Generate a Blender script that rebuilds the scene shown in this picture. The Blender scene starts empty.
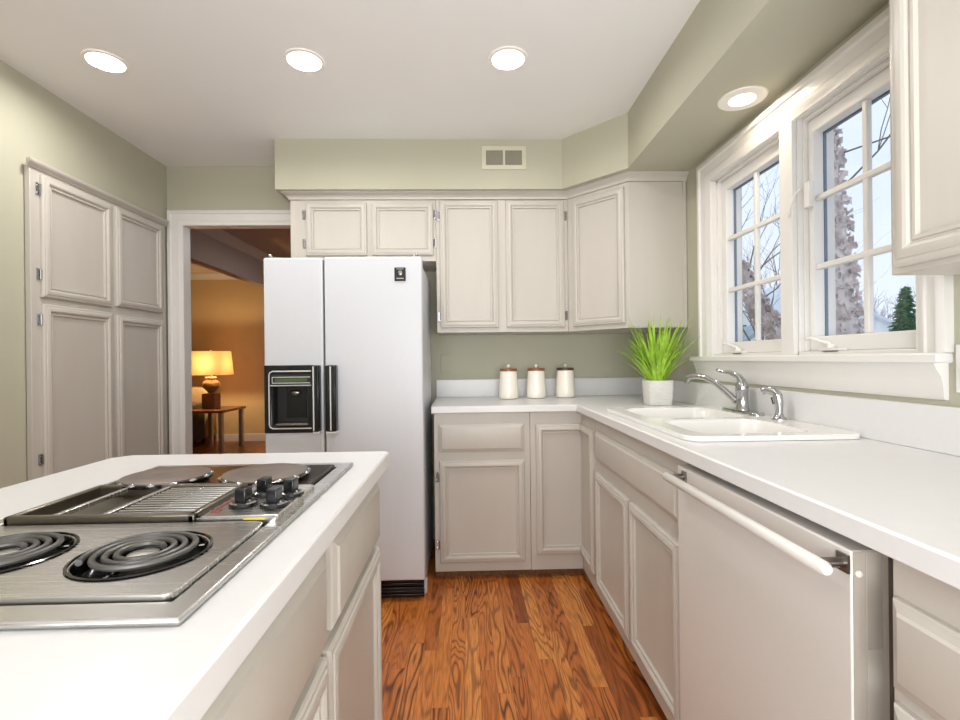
import bpy, bmesh, math, random
from mathutils import Vector, Matrix
random.seed(7)
PI = math.pi
scene = bpy.context.scene
col = scene.collection

# ---------------------------------------------------------------- camera, world, large lights, exposure
CAM = Vector((0, 0, 1.172)); FPX = 480.0; TH = 13 / 480.0; RHO = 0.011
_R = Vector((math.cos(TH), -math.sin(TH), 0)); _F = Vector((math.sin(TH), math.cos(TH), 0)); _U = Vector((0, 0, 1))
_R2 = _R * math.cos(RHO) - _U * math.sin(RHO); _U2 = _R * math.sin(RHO) + _U * math.cos(RHO)
cd = bpy.data.cameras.new('camera'); cam = bpy.data.objects.new('camera', cd); col.objects.link(cam)
cd.sensor_width = 36; cd.lens = 36 * FPX / 960; cd.clip_start = 0.02; cd.clip_end = 300
cam.matrix_world = Matrix(((_R2.x, _U2.x, -_F.x, CAM.x), (_R2.y, _U2.y, -_F.y, CAM.y), (_R2.z, _U2.z, -_F.z, CAM.z), (0, 0, 0, 1)))
scene.camera = cam

w = bpy.data.worlds.new('sky'); scene.world = w; w.use_nodes = True
nt = w.node_tree; nt.nodes.clear()
tc = nt.nodes.new('ShaderNodeTexCoord'); sp = nt.nodes.new('ShaderNodeSeparateXYZ')
nz = nt.nodes.new('ShaderNodeTexNoise'); nz.inputs['Scale'].default_value = 2.2; nz.inputs['Detail'].default_value = 4
mp = nt.nodes.new('ShaderNodeMapping'); mp.inputs['Scale'].default_value = (1, 1, 3)
rmp = nt.nodes.new('ShaderNodeValToRGB'); mx = nt.nodes.new('ShaderNodeMixRGB')
bg = nt.nodes.new('ShaderNodeBackground'); ow = nt.nodes.new('ShaderNodeOutputWorld')
nt.links.new(tc.outputs['Generated'], sp.inputs[0]); nt.links.new(sp.outputs['Z'], rmp.inputs[0])
nt.links.new(tc.outputs['Generated'], mp.inputs[0]); nt.links.new(mp.outputs[0], nz.inputs['Vector'])
rmp.color_ramp.elements[0].position = 0.0; rmp.color_ramp.elements[0].color = (0.74, 0.84, 0.97, 1)
rmp.color_ramp.elements[1].position = 0.6; rmp.color_ramp.elements[1].color = (0.62, 0.79, 1.0, 1)
mx.inputs[2].default_value = (0.86, 0.92, 1.0, 1)
nt.links.new(nz.outputs['Fac'], mx.inputs[0]); nt.links.new(rmp.outputs[0], mx.inputs[1])
nt.links.new(mx.outputs[0], bg.inputs[0]); nt.links.new(bg.outputs[0], ow.inputs[0])
bg.inputs[1].default_value = 1.25

def area(name, loc, target, sx, sy, energy, color=(1, 1, 1)):
    l = bpy.data.lights.new(name, 'AREA'); l.shape = 'RECTANGLE'; l.size = sx; l.size_y = sy; l.energy = energy; l.color = color
    o = bpy.data.objects.new(name, l); col.objects.link(o); o.location = loc
    o.rotation_euler = (Vector(target) - Vector(loc)).to_track_quat('-Z', 'Y').to_euler()
    return o
# added unseen fill lights behind the camera, facing forward, upward and downward
area('rear_fill', (-0.3, -2.45, 1.45), (-0.3, 2, 1.5), 3.0, 1.9, 27, (0.97, 0.985, 1.0))
area('rear_up_fill', (0.05, -0.75, 1.1), (0.25, 1.0, 2.4), 1.6, 1.2, 70, (0.98, 0.99, 1.0))
area('rear_down_fill', (-0.6, -0.9, 2.43), (-0.6, -0.9, 0), 2.2, 1.6, 4, (1.0, 0.98, 0.96))

# added fill light that brightens the dining room beyond the doorway
area('dining_room_fill', (-1.0, 5.2, 2.44), (-1.0, 5.2, 0), .4, .4, 13, (.97, .97, 1.0))

scene.view_settings.view_transform = 'Standard'; scene.view_settings.look = 'None'
scene.view_settings.exposure = -0.08; scene.view_settings.gamma = 1.0
scene.view_settings.use_curve_mapping = False
try:
    scene.cycles.use_denoising = True; scene.cycles.max_bounces = 10; scene.cycles.diffuse_bounces = 6
    scene.cycles.sample_clamp_indirect = 6; scene.cycles.caustics_reflective = False; scene.cycles.caustics_refractive = False
except Exception: pass

# ---------------------------------------------------------------- materials
def lin(r, g, b):
    f = lambda c: (c / 255 / 12.92) if c / 255 <= 0.04045 else ((c / 255 + 0.055) / 1.055) ** 2.4
    return (f(r), f(g), f(b), 1)
def mat(name, rgb, rough=0.5, metal=0.0, noise=0.0, nscale=20.0, bump=0.0, bscale=120.0, stretch=(1, 1, 1), spec=0.5, rough_var=0.0):
    m = bpy.data.materials.new(name); m.use_nodes = True; t = m.node_tree; b = t.nodes['Principled BSDF']
    c = lin(*rgb); b.inputs['Base Color'].default_value = c; b.inputs['Roughness'].default_value = rough
    b.inputs['Metallic'].default_value = metal; b.inputs['Specular IOR Level'].default_value = spec
    co = t.nodes.new('ShaderNodeTexCoord'); mpp = t.nodes.new('ShaderNodeMapping'); mpp.inputs['Scale'].default_value = stretch
    t.links.new(co.outputs['Object'], mpp.inputs[0])
    n = t.nodes.new('ShaderNodeTexNoise'); n.inputs['Scale'].default_value = nscale; n.inputs['Detail'].default_value = 5
    t.links.new(mpp.outputs[0], n.inputs['Vector'])
    if noise:
        r = t.nodes.new('ShaderNodeValToRGB')
        r.color_ramp.elements[0].position = 0.3; r.color_ramp.elements[1].position = 0.7
        r.color_ramp.elements[0].color = tuple(x * (1 - noise) for x in c[:3]) + (1,)
        r.color_ramp.elements[1].color = tuple(min(1, x * (1 + noise)) for x in c[:3]) + (1,)
        t.links.new(n.outputs['Fac'], r.inputs[0]); t.links.new(r.outputs[0], b.inputs['Base Color'])
    if rough_var:
        mr = t.nodes.new('ShaderNodeMapRange'); mr.inputs[3].default_value = max(0.02, rough - rough_var); mr.inputs[4].default_value = rough + rough_var
        t.links.new(n.outputs['Fac'], mr.inputs[0]); t.links.new(mr.outputs[0], b.inputs['Roughness'])
    if bump:
        n2 = t.nodes.new('ShaderNodeTexNoise'); n2.inputs['Scale'].default_value = bscale; n2.inputs['Detail'].default_value = 3
        t.links.new(mpp.outputs[0], n2.inputs['Vector'])
        bp = t.nodes.new('ShaderNodeBump'); bp.inputs['Strength'].default_value = bump; bp.inputs['Distance'].default_value = 0.004
        t.links.new(n2.outputs['Fac'], bp.inputs['Height']); t.links.new(bp.outputs[0], b.inputs['Normal'])
    return m
def emit(name, rgb, strength):
    m = mat(name, rgb, 0.6); b = m.node_tree.nodes['Principled BSDF']
    b.inputs['Emission Color'].default_value = lin(*rgb); b.inputs['Emission Strength'].default_value = strength
    return m
M = {}
M['wall'] = mat('sage_paint', (180, 178, 159), 0.6, noise=0.02, nscale=3, bump=0.06, bscale=220)
M['ceiling'] = mat('ceiling_paint', (233, 233, 232), 0.7, noise=0.01, nscale=3, bump=0.05, bscale=150)
M['trim'] = mat('white_trim_paint', (224, 222, 219), 0.35, noise=0.01, nscale=8)
M['cab'] = mat('greige_cabinet_paint', (189, 184, 176), 0.38, noise=0.025, nscale=9, bump=0.08, bscale=60, stretch=(1, 1, 0.15))
M['gap_shade'] = mat('cabinet_gap_shade', (70, 62, 54), 0.8, noise=0.1)
M['counter'] = mat('white_laminate', (221, 221, 222), 0.30, noise=0.01, nscale=40, bump=0.02, bscale=300)
M['fridge'] = mat('white_appliance_enamel', (199, 202, 208), 0.33, noise=0.006, nscale=60, bump=0.05, bscale=260)
M['dw'] = mat('warm_white_appliance', (211, 208, 204), 0.35, noise=0.006, nscale=30)
M['black'] = mat('black_gloss_plastic', (16, 17, 19), 0.22, noise=0.1)
M['blackmatte'] = mat('black_matte_plastic', (24, 24, 25), 0.5, noise=0.1)
M['chrome'] = mat('chrome', (192, 193, 196), 0.07, 1.0, noise=0.02)
M['nickel'] = mat('aged_nickel', (150, 146, 140), 0.3, 1.0, noise=0.1, nscale=80)
M['steel'] = mat('brushed_steel', (205, 204, 202), 0.27, 1.0, noise=0.03, nscale=30, stretch=(0.1, 6, 1), rough_var=0.02)
M['steel_dark'] = mat('dark_steel_grate', (120, 114, 104), 0.32, 1.0, noise=0.1, nscale=50)
M['coil'] = mat('grey_heating_coil', (98, 97, 95), 0.40, 0.6, noise=0.15, nscale=60)
M['pan'] = mat('black_enamel_pan', (14, 13, 13), 0.12, 0.0, noise=0.1)
M['glass_top'] = mat('brown_black_glass_top', (46, 36, 28), 0.28, 0.0, noise=0.05, spec=0.12)
M['disk'] = mat('brown_iron_disk', (118, 106, 98), 0.45, 0.5, noise=0.08, nscale=30)
M['sink'] = mat('white_enamel_sink', (232, 231, 229), 0.16, noise=0.006)
M['pot'] = mat('white_concrete_pot', (226, 224, 221), 0.8, noise=0.06, nscale=40, bump=0.25, bscale=70, stretch=(1, 1, 4))
M['soil'] = mat('dark_soil', (62, 58, 30), 0.9, noise=0.3, nscale=60)
M['canister'] = mat('cream_ceramic', (240, 235, 224), 0.25, noise=0.01)
M['copper'] = mat('copper_brown_lid', (150, 92, 62), 0.4, 0.2, noise=0.2, nscale=50, stretch=(1, 6, 1))
M['walnut'] = mat('dark_walnut_lid', (78, 58, 44), 0.4, noise=0.25, nscale=50, stretch=(1, 6, 1))
M['plate_sage'] = mat('painted_over_plate', (176, 174, 152), 0.5, noise=0.02)
M['vent'] = mat('cream_vent_metal', (202, 199, 178), 0.45, noise=0.02)
M['ventdark'] = mat('grey_vent_louver', (128, 124, 104), 0.5, noise=0.05)
M['beige'] = mat('beige_living_room_paint', (206, 184, 142), 0.6, noise=0.03, nscale=3)
M['tan_ceiling'] = mat('dining_room_paint', (198, 187, 180), 0.7, noise=0.02, nscale=3)
M['lamp_ceramic'] = mat('tan_ceramic_lamp', (150, 116, 82), 0.35, noise=0.15, nscale=40)
M['lamp_wood'] = mat('brown_wood_block', (112, 78, 50), 0.5, noise=0.3, nscale=30, stretch=(4, 1, 1))
M['table_wood'] = mat('polished_cherry_top', (140, 82, 48), 0.2, noise=0.25, nscale=20, stretch=(1, 5, 1))
M['table_leg'] = mat('brushed_table_leg', (190, 178, 160), 0.3, 0.6, noise=0.1)
M['sofa'] = mat('tan_upholstery', (176, 154, 122), 0.9, noise=0.08, nscale=60, bump=0.3, bscale=300)
M['sofa_shade'] = mat('shaded_upholstery', (84, 70, 58), 0.9, noise=0.1, nscale=60, bump=0.3, bscale=300)  # darker copy of the sofa fabric, shade painted into the arm
M['sash_shade'] = mat('slate_blue_reveal_shade', (92, 112, 134), 0.5, noise=0.04)  # shade on the outer sash reveal, painted as slate blue
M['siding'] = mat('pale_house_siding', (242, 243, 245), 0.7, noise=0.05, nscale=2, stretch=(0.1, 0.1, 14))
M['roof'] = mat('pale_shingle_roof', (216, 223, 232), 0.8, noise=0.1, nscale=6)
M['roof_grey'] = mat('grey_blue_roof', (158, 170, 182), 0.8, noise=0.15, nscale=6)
M['house_glass'] = mat('dark_house_window', (96, 112, 128), 0.15, noise=0.1)
M['bark_in'] = mat('pale_birch_wood', (216, 206, 204), 0.85, noise=0.25, nscale=14, bump=0.8, bscale=25, stretch=(1, 1, 0.5))
M['bark'] = mat('grey_peeling_bark', (212, 200, 200), 0.85, noise=0.35, nscale=9, bump=0.6, bscale=40)
M['twig'] = mat('grey_brown_twig', (116, 106, 106), 0.9, noise=0.2)
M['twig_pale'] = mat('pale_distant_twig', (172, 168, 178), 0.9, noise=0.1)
M['evergreen'] = mat('dark_green_needles', (58, 104, 66), 0.9, noise=0.4, nscale=9)
M['ground'] = mat('winter_lawn', (222, 222, 218), 0.95, noise=0.2, nscale=2)
M['lens'] = emit('lit_lamp_lens', (255, 250, 240), 6.0)
M['lens_warm'] = emit('lit_warm_lens', (255, 240, 214), 6.0)
M['baffle'] = mat('white_lamp_baffle', (240, 236, 228), 0.4, noise=0.01)
M['display'] = mat('green_lcd_display', (78, 104, 66), 0.2, noise=0.25, nscale=200)
M['silver'] = mat('satin_silver_trim', (226, 226, 226), 0.4, 0.4, noise=0.02)
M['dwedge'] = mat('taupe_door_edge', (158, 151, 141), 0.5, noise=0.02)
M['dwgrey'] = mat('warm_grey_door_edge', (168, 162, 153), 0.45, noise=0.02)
M['plug'] = mat('ivory_plug', (214, 206, 196), 0.5, noise=0.02)
M['yellow'] = mat('yellow_edge_reflector', (206, 184, 70), 0.4, noise=0.05)
M['gasket'] = mat('dark_door_gasket', (58, 58, 58), 0.7, noise=0.1)
M['red'] = mat('dark_red_mark', (120, 52, 44), 0.5, noise=0.1)

# leaf
m = mat('bright_green_blade', (160, 200, 62), 0.45, noise=0.35, nscale=26); M['leaf'] = m
b = m.node_tree.nodes['Principled BSDF']; b.inputs['Subsurface Weight'].default_value = 0.0
# pane
m = bpy.data.materials.new('window_glass'); m.use_nodes = True; t = m.node_tree; t.nodes.clear()
o_ = t.nodes.new('ShaderNodeOutputMaterial'); tr = t.nodes.new('ShaderNodeBsdfTransparent'); gl = t.nodes.new('ShaderNodeBsdfGlossy')
gl.inputs['Roughness'].default_value = 0.02; ms = t.nodes.new('ShaderNodeMixShader'); ms.inputs[0].default_value = 0.05
t.links.new(tr.outputs[0], ms.inputs[1]); t.links.new(gl.outputs[0], ms.inputs[2]); t.links.new(ms.outputs[0], o_.inputs[0])
M['glass'] = m
# lamp shade
m = bpy.data.materials.new('cream_lamp_shade'); m.use_nodes = True; t = m.node_tree; b = t.nodes['Principled BSDF']
b.inputs['Base Color'].default_value = lin(238, 205, 160); b.inputs['Roughness'].default_value = 0.9
wv = t.nodes.new('ShaderNodeTexNoise'); wv.inputs['Scale'].default_value = 180
bp = t.nodes.new('ShaderNodeBump'); bp.inputs['Strength'].default_value = 0.1; t.links.new(wv.outputs['Fac'], bp.inputs['Height']); t.links.new(bp.outputs[0], b.inputs['Normal'])
tl = t.nodes.new('ShaderNodeBsdfTranslucent'); tl.inputs[0].default_value = lin(250, 200, 140); ms = t.nodes.new('ShaderNodeMixShader'); ms.inputs[0].default_value = 0.15
t.links.new(b.outputs[0], ms.inputs[1]); t.links.new(tl.outputs[0], ms.inputs[2]); t.links.new(ms.outputs[0], t.nodes['Material Output'].inputs[0])
M['shade'] = m
# oak strip floor: boards along Y, cathedral grain as contour lines of a stretched noise
def oak_floor():
    m = bpy.data.materials.new('oak_strip_floor'); m.use_nodes = True; t = m.node_tree; L = t.links.new; b = t.nodes['Principled BSDF']
    def N(k, **kw):
        n = t.nodes.new(k)
        for a, v in kw.items(): setattr(n, a, v)
        return n
    def math_(op, a, bb=None, c=None):
        n = N('ShaderNodeMath', operation=op)
        for i, v in enumerate((a, bb, c)):
            if v is None: continue
            if isinstance(v, (int, float)): n.inputs[i].default_value = v
            else: L(v, n.inputs[i])
        return n.outputs[0]
    co = N('ShaderNodeTexCoord'); s = N('ShaderNodeSeparateXYZ'); L(co.outputs['Object'], s.inputs[0])
    X, Y = s.outputs['X'], s.outputs['Y']
    W = 0.057
    xi = math_('DIVIDE', X, W); ix = math_('FLOOR', xi); fx = math_('FRACT', xi)
    wn = N('ShaderNodeTexWhiteNoise', noise_dimensions='1D'); L(ix, wn.inputs['W'])
    yo = math_('MULTIPLY', wn.outputs['Value'], 7.3); yy = math_('DIVIDE', math_('ADD', Y, yo), 0.85)
    iy = math_('FLOOR', yy); fy = math_('FRACT', yy)
    cb = N('ShaderNodeCombineXYZ'); L(ix, cb.inputs[0]); L(iy, cb.inputs[1])
    w2 = N('ShaderNodeTexWhiteNoise', noise_dimensions='2D'); L(cb.outputs[0], w2.inputs['Vector'])
    rnd = w2.outputs['Value']; sc = N('ShaderNodeSeparateColor'); L(w2.outputs['Color'], sc.inputs[0])
    # grain coordinates
    gx = math_('ADD', X, math_('MULTIPLY', sc.outputs[0], 31.0)); gy = math_('MULTIPLY', math_('ADD', Y, math_('MULTIPLY', sc.outputs[1], 17.0)), 0.13)
    g = N('ShaderNodeCombineXYZ'); L(gx, g.inputs[0]); L(gy, g.inputs[1])
    n1 = N('ShaderNodeTexNoise'); n1.inputs['Scale'].default_value = 13; n1.inputs['Detail'].default_value = 1.6; n1.inputs['Roughness'].default_value = 0.45
    L(g.outputs[0], n1.inputs['Vector'])
    freq = math_('MULTIPLY_ADD', sc.outputs[2], 60.0, 45.0)
    ring = math_('SINE', math_('MULTIPLY', n1.outputs['Fac'], freq))
    ring01 = math_('MULTIPLY_ADD', ring, 0.5, 0.5)
    dark = math_('POWER', ring01, 3.0)
    # fine pores
    g2 = N('ShaderNodeCombineXYZ'); L(math_('MULTIPLY', gx, 1.0), g2.inputs[0]); L(math_('MULTIPLY', gy, 0.35), g2.inputs[1])
    n2 = N('ShaderNodeTexNoise'); n2.inputs['Scale'].default_value = 260; n2.inputs['Detail'].default_value = 3; L(g2.outputs[0], n2.inputs['Vector'])
    n3 = N('ShaderNodeTexNoise'); n3.inputs['Scale'].default_value = 3.0; n3.inputs['Detail'].default_value = 4; L(g.outputs[0], n3.inputs['Vector'])
    base = N('ShaderNodeValToRGB'); L(rnd, base.inputs[0]); e = base.color_ramp.elements
    e[0].position = 0.0; e[0].color = lin(146, 78, 34)
    e[1].position = 1.0; e[1].color = lin(214, 141, 72)
    for p, c in ((0.10, (168, 94, 42)), (0.3, (186, 108, 48)), (0.55, (198, 119, 55)), (0.8, (206, 129, 62))):
        q = e.new(p); q.color = lin(*c)
    strength = math_('MULTIPLY', dark, math_('MULTIPLY_ADD', n3.outputs['Fac'], 1.2, 0.35))
    r2 = N('ShaderNodeMapRange'); L(sc.outputs[1], r2.inputs[0]); r2.inputs[3].default_value = 0.25; r2.inputs[4].default_value = 1.05
    strength = math_('MINIMUM', math_('MULTIPLY', strength, r2.outputs[0]), 0.88)
    mix = N('ShaderNodeMixRGB'); L(strength, mix.inputs[0]); L(base.outputs[0], mix.inputs[1]); mix.inputs[2].default_value = lin(70, 32, 12)
    mix2 = N('ShaderNodeMixRGB', blend_type='MULTIPLY'); mix2.inputs[0].default_value = 0.75
    r3 = N('ShaderNodeValToRGB'); L(n2.outputs['Fac'], r3.inputs[0]); r3.color_ramp.elements[0].position = 0.32; r3.color_ramp.elements[1].position = 0.6
    r3.color_ramp.elements[0].color = (0.55, 0.47, 0.4, 1); r3.color_ramp.elements[1].color = (1, 1, 1, 1)
    L(mix.outputs[0], mix2.inputs[1]); L(r3.outputs[0], mix2.inputs[2])
    # seams
    ex = math_('MINIMUM', fx, math_('SUBTRACT', 1.0, fx)); ey = math_('MULTIPLY', math_('MINIMUM', fy, math_('SUBTRACT', 1.0, fy)), 0.85 / W)
    ed = math_('MINIMUM', ex, ey); seam = math_('LESS_THAN', ed, 0.014)
    mix3 = N('ShaderNodeMixRGB'); L(math_('MULTIPLY', seam, 0.55), mix3.inputs[0]); L(mix2.outputs[0], mix3.inputs[1]); mix3.inputs[2].default_value = lin(58, 28, 14)
    L(mix3.outputs[0], b.inputs['Base Color']); b.inputs['Roughness'].default_value = 0.33
    bp = N('ShaderNodeBump'); bp.inputs['Strength'].default_value = 0.15; bp.inputs['Distance'].default_value = 0.002
    L(math_('SUBTRACT', n2.outputs['Fac'], seam), bp.inputs['Height']); L(bp.outputs[0], b.inputs['Normal'])
    return m
M['oak'] = oak_floor()

# ---------------------------------------------------------------- mesh helpers
class MB:
    def __init__(s): s.v = []; s.f = []
    def add(s, vs, fs):
        k = len(s.v); s.v += [tuple(p) for p in vs]; s.f += [tuple(i + k for i in f) for f in fs]; return s
    def box(s, x0, x1, y0, y1, z0, z1):
        return s.add([(x, y, z) for z in (z0, z1) for y in (y0, y1) for x in (x0, x1)],
                     [(0, 1, 3, 2), (4, 6, 7, 5), (0, 4, 5, 1), (2, 3, 7, 6), (0, 2, 6, 4), (1, 5, 7, 3)])
    def loft(s, rings, cap0=True, cap1=True, closed=True):
        n = len(rings[0]); vs = [p for r in rings for p in r]; fs = []
        for i in range(len(rings) - 1):
            for j in range(n if closed else n - 1):
                a = i * n + j; b_ = i * n + (j + 1) % n; fs.append((a, b_, b_ + n, a + n))
        if cap0: fs.append(tuple(range(n))[::-1])
        if cap1: fs.append(tuple(range((len(rings) - 1) * n, len(rings) * n)))
        return s.add(vs, fs)
    def prism(s, poly, z0, z1):      # poly in XY
        return s.loft([[(x, y, z0) for x, y in poly], [(x, y, z1) for x, y in poly]])
    def sweep(s, prof, path):        # prof(point index) not needed: list of rings prepared by caller
        return s.loft(path)
    def lathe(s, prof, c=(0, 0, 0), n=32, cap0=True, cap1=True):
        return s.loft([[(c[0] + r * math.cos(2 * PI * k / n), c[1] + r * math.sin(2 * PI * k / n), c[2] + z) for k in range(n)] for r, z in prof], cap0, cap1)
    def tube(s, pts, r, n=10, caps=True):
        pts = [Vector(p) for p in pts]; rings = []; prev = None
        for i, p in enumerate(pts):
            d = (pts[min(i + 1, len(pts) - 1)] - pts[max(i - 1, 0)]).normalized()
            a = prev if prev is not None else (Vector((0, 0, 1)) if abs(d.z) < 0.9 else Vector((1, 0, 0)))
            u = (a - d * a.dot(d)); u = u.normalized() if u.length > 1e-6 else d.orthogonal().normalized(); v_ = d.cross(u); prev = u
            rr = r[i] if isinstance(r, (list, tuple)) else r
            rings.append([tuple(p + (u * math.cos(2 * PI * k / n) + v_ * math.sin(2 * PI * k / n)) * rr) for k in range(n)])
        return s.loft(rings, caps, caps)
    def sphere(s, c, rx, ry, rz, n=20, m=12):
        return s.loft([[(c[0] + rx * math.sin(PI * i / m) * math.cos(2 * PI * k / n), c[1] + ry * math.sin(PI * i / m) * math.sin(2 * PI * k / n), c[2] - rz * math.cos(PI * i / m)) for k in range(n)] for i in range(m + 1)][1:-1])
WORLD = {}
def tag(o, label=None, cat=None, group=None, kind=None):
    for k, v in (('label', label), ('category', cat), ('group', group), ('kind', kind)):
        if v: o[k] = v
    return o
def empty(name, loc, label, cat, group=None):
    o = bpy.data.objects.new(name, None); col.objects.link(o); o.location = loc; o.empty_display_size = 0.05
    WORLD[o] = Vector(loc); return tag(o, label, cat, group)
def obj(name, mb, m, parent=None, bevel=0.0, smooth=True, sharp=38, seg=2, label=None):
    """mb holds world coordinates; links it as ONE mesh object whose origin sits at its base."""
    me = bpy.data.meshes.new(name); sharp = getattr(mb, 'sharp', sharp)
    vs = [Vector(p) for p in mb.v]
    lo = Vector([min(p[i] for p in vs) for i in range(3)]); hi = Vector([max(p[i] for p in vs) for i in range(3)])
    org = Vector(((lo.x + hi.x) / 2, (lo.y + hi.y) / 2, lo.z))
    me.from_pydata([tuple(p - org) for p in vs], [], mb.f); me.update()
    bm = bmesh.new(); bm.from_mesh(me); bmesh.ops.recalc_face_normals(bm, faces=bm.faces); bm.to_mesh(me); bm.free()
    me.materials.append(m if not isinstance(m, str) else M[m])
    if smooth:
        me.polygons.foreach_set('use_smooth', [True] * len(me.polygons)); me.set_sharp_from_angle(angle=math.radians(sharp))
    o = bpy.data.objects.new(name, me); col.objects.link(o)
    if parent is not None: o.parent = parent; o.location = org - WORLD[parent]
    else: o.location = org
    WORLD[o] = org
    if bevel:
        bv = o.modifiers.new('bevel', 'BEVEL'); bv.width = bevel; bv.segments = seg; bv.limit_method = 'ANGLE'; bv.angle_limit = math.radians(40)
    if label: o['label'] = label
    return o
def struct(name, mb, m, parent=None, **k):
    o = obj(name, mb, m, parent, **k)
    if parent is None: o['kind'] = 'structure'
    return o
def box(*a): return MB().box(*a)
def slab(outline, holes, t0, t1, mp=lambda a, b_, c: (a, b_, c)):
    """plate with holes: outline and holes in (a,b); thickness t0..t1; mp maps (a,b,t) to the world."""
    bm = bmesh.new(); loops = []
    for lp in [outline] + holes:
        vs = [bm.verts.new((p[0], p[1], 0)) for p in lp]; loops.append(vs)
        for i in range(len(vs)): bm.edges.new((vs[i], vs[(i + 1) % len(vs)]))
    bmesh.ops.triangle_fill(bm, use_beauty=True, use_dissolve=False, edges=bm.edges[:])
    bm.verts.index_update(); bm.verts.ensure_lookup_table()
    P2 = [(v.co.x, v.co.y) for v in bm.verts]; n = len(P2); F = [[v.index for v in f.verts] for f in bm.faces]
    mb = MB(); vs = [mp(a, b_, t0) for a, b_ in P2] + [mp(a, b_, t1) for a, b_ in P2]
    fs = [tuple(f) for f in F] + [tuple(i + n for i in f[::-1]) for f in F]
    for lp in loops:
        ids = [v.index for v in lp]
        for i in range(len(ids)): a, b_ = ids[i], ids[(i + 1) % len(ids)]; fs.append((a, b_, b_ + n, a + n))
    bm.free(); return mb.add(vs, fs)
def circ(cx, cy, r, n=28): return [(cx + r * math.cos(2 * PI * k / n), cy + r * math.sin(2 * PI * k / n)) for k in range(n)]
def rrect(x0, x1, y0, y1, r, n=6):
    out = []
    for cx, cy, a0 in ((x1 - r, y1 - r, 0), (x0 + r, y1 - r, 90), (x0 + r, y0 + r, 180), (x1 - r, y0 + r, 270)):
        for k in range(n + 1):
            a = math.radians(a0 + 90 * k / n); out.append((cx + r * math.cos(a), cy + r * math.sin(a)))
    return out
class Fr:
    """face frame: point = O + u*a + n*d + (0,0,z)"""
    def __init__(s, O, u, n): s.O = Vector(O); s.u = Vector(u).normalized(); s.n = Vector(n).normalized()
    def p(s, a, z, d): q = s.O + s.u * a + s.n * d; return (q.x, q.y, q.z + z)
DOOR = [(0, 0), (0, .010), (.002, .014), (.006, .0165), (.012, .0165), (.0135, .0195), (.020, .0215), (.028, .0215), (.033, .0185), (.0355, .0125), (.039, .0115), (.0405, .0150), (.0465, .0150), (.0480, .0065), (.052, .0060)]
DRAWER = [(0, 0), (0, .009), (.003, .012), (.014, .0165), (.018, .0205), (.022, .0215)]
def panel(fr, a0, a1, z0, z1, prof=DOOR, wt=(1, 1, 1, 1), k=1.0):   # weights: a0 side, a1 side, bottom, top
    rings = []
    for i, d in prof:
        i *= k
        rings.append([fr.p(a0 + i * wt[0], z0 + i * wt[2], d), fr.p(a1 - i * wt[1], z0 + i * wt[2], d), fr.p(a1 - i * wt[1], z1 - i * wt[3], d), fr.p(a0 + i * wt[0], z1 - i * wt[3], d)])
    mb = MB().loft(rings); mb.sharp = 20; return mb
def fbox(fr, a0, a1, z0, z1, d0, d1, mb=None):
    mb = mb or MB(); vs = [fr.p(a, z, d) for d in (d0, d1) for z in (z0, z1) for a in (a0, a1)]
    return mb.add(vs, [(0, 1, 3, 2), (4, 6, 7, 5), (0, 4, 5, 1), (2, 3, 7, 6), (0, 2, 6, 4), (1, 5, 7, 3)])
def hinge(fr, a, z, parent, dd=.0015, flip=1):
    mb = MB(); fbox(fr, a - .007, a + .007, z - .026, z + .026, 0, dd + .003, mb)
    mb.tube([fr.p(a + .008 * flip, z - .022, dd + .007), fr.p(a + .008 * flip, z + .022, dd + .007)], .0042, 8)
    mb.tube([fr.p(a - .002, z - .016, dd + .003), fr.p(a - .002, z - .016, dd + .006)], .003, 8)
    mb.tube([fr.p(a - .002, z + .016, dd + .003), fr.p(a - .002, z + .016, dd + .006)], .003, 8)
    obj('hinge', mb, 'chrome', parent, label='bright metal hinge')
def bar_profile(prof, ring_pts):
    pass

# ---------------------------------------------------------------- the setting
ZC = 2.445; YB = 3.16; XL = -1.93; XR = 1.185; YR = -2.6
LIGHTS = [(-1.505, 2.06), (-0.672, 2.045), (0.187, 2.025)]
struct('floor', box(-6.2, 1.6, YR - .1, 7.5, -.12, 0), 'oak', smooth=False)
struct('ceiling', slab([(XL - .1, YR - .1), (XR + .2, YR - .1), (XR + .2, YB + .05), (XL - .1, YB + .05)], [circ(x, y, .067) for x, y in LIGHTS], ZC, ZC + .13), 'ceiling', smooth=False)
struct('wall_left', box(XL - .12, XL, YR - .1, YB, 0, ZC), 'wall', smooth=False)
struct('wall_rear', box(XL - .12, XR + .15, YR - .12, YR, 0, ZC), 'wall', smooth=False)
DX0, DX1, DZ = -1.838, -1.10, 2.078
struct('wall_back', slab([(-6.1, 0), (DX0, 0), (DX0, DZ), (DX1, DZ), (DX1, 0), (XR + .15, 0), (XR + .15, ZC), (-6.1, ZC)], [], YB, YB + .06, lambda a, b_, t_: (a, t_, b_)), 'wall', smooth=False)
WY0, WY1, WZ0, WZ1 = 1.215, 2.285, 1.175, 2.03
struct('wall_right', slab([(YR - .1, 0), (YB, 0), (YB, ZC), (YR - .1, ZC)], [[(WY0, WZ0), (WY1, WZ0), (WY1, WZ1), (WY0, WZ1)]], XR, XR + .15, lambda a, b_, t_: (t_, a, b_)), 'wall', smooth=False)
# dropped soffit over the cabinets
ZS = 2.157; SY = 2.765; SX = .845
struct('ceiling_soffit', slab([(-1.083, SY), (.562, SY), (SX, 2.462), (SX, YR), (XR, YR), (XR, YB), (-1.083, YB)], [circ(1.058, 1.80, .046)], ZS, ZC, lambda a, b_, t_: (a, b_, t_)), 'wall', smooth=False)
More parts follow.
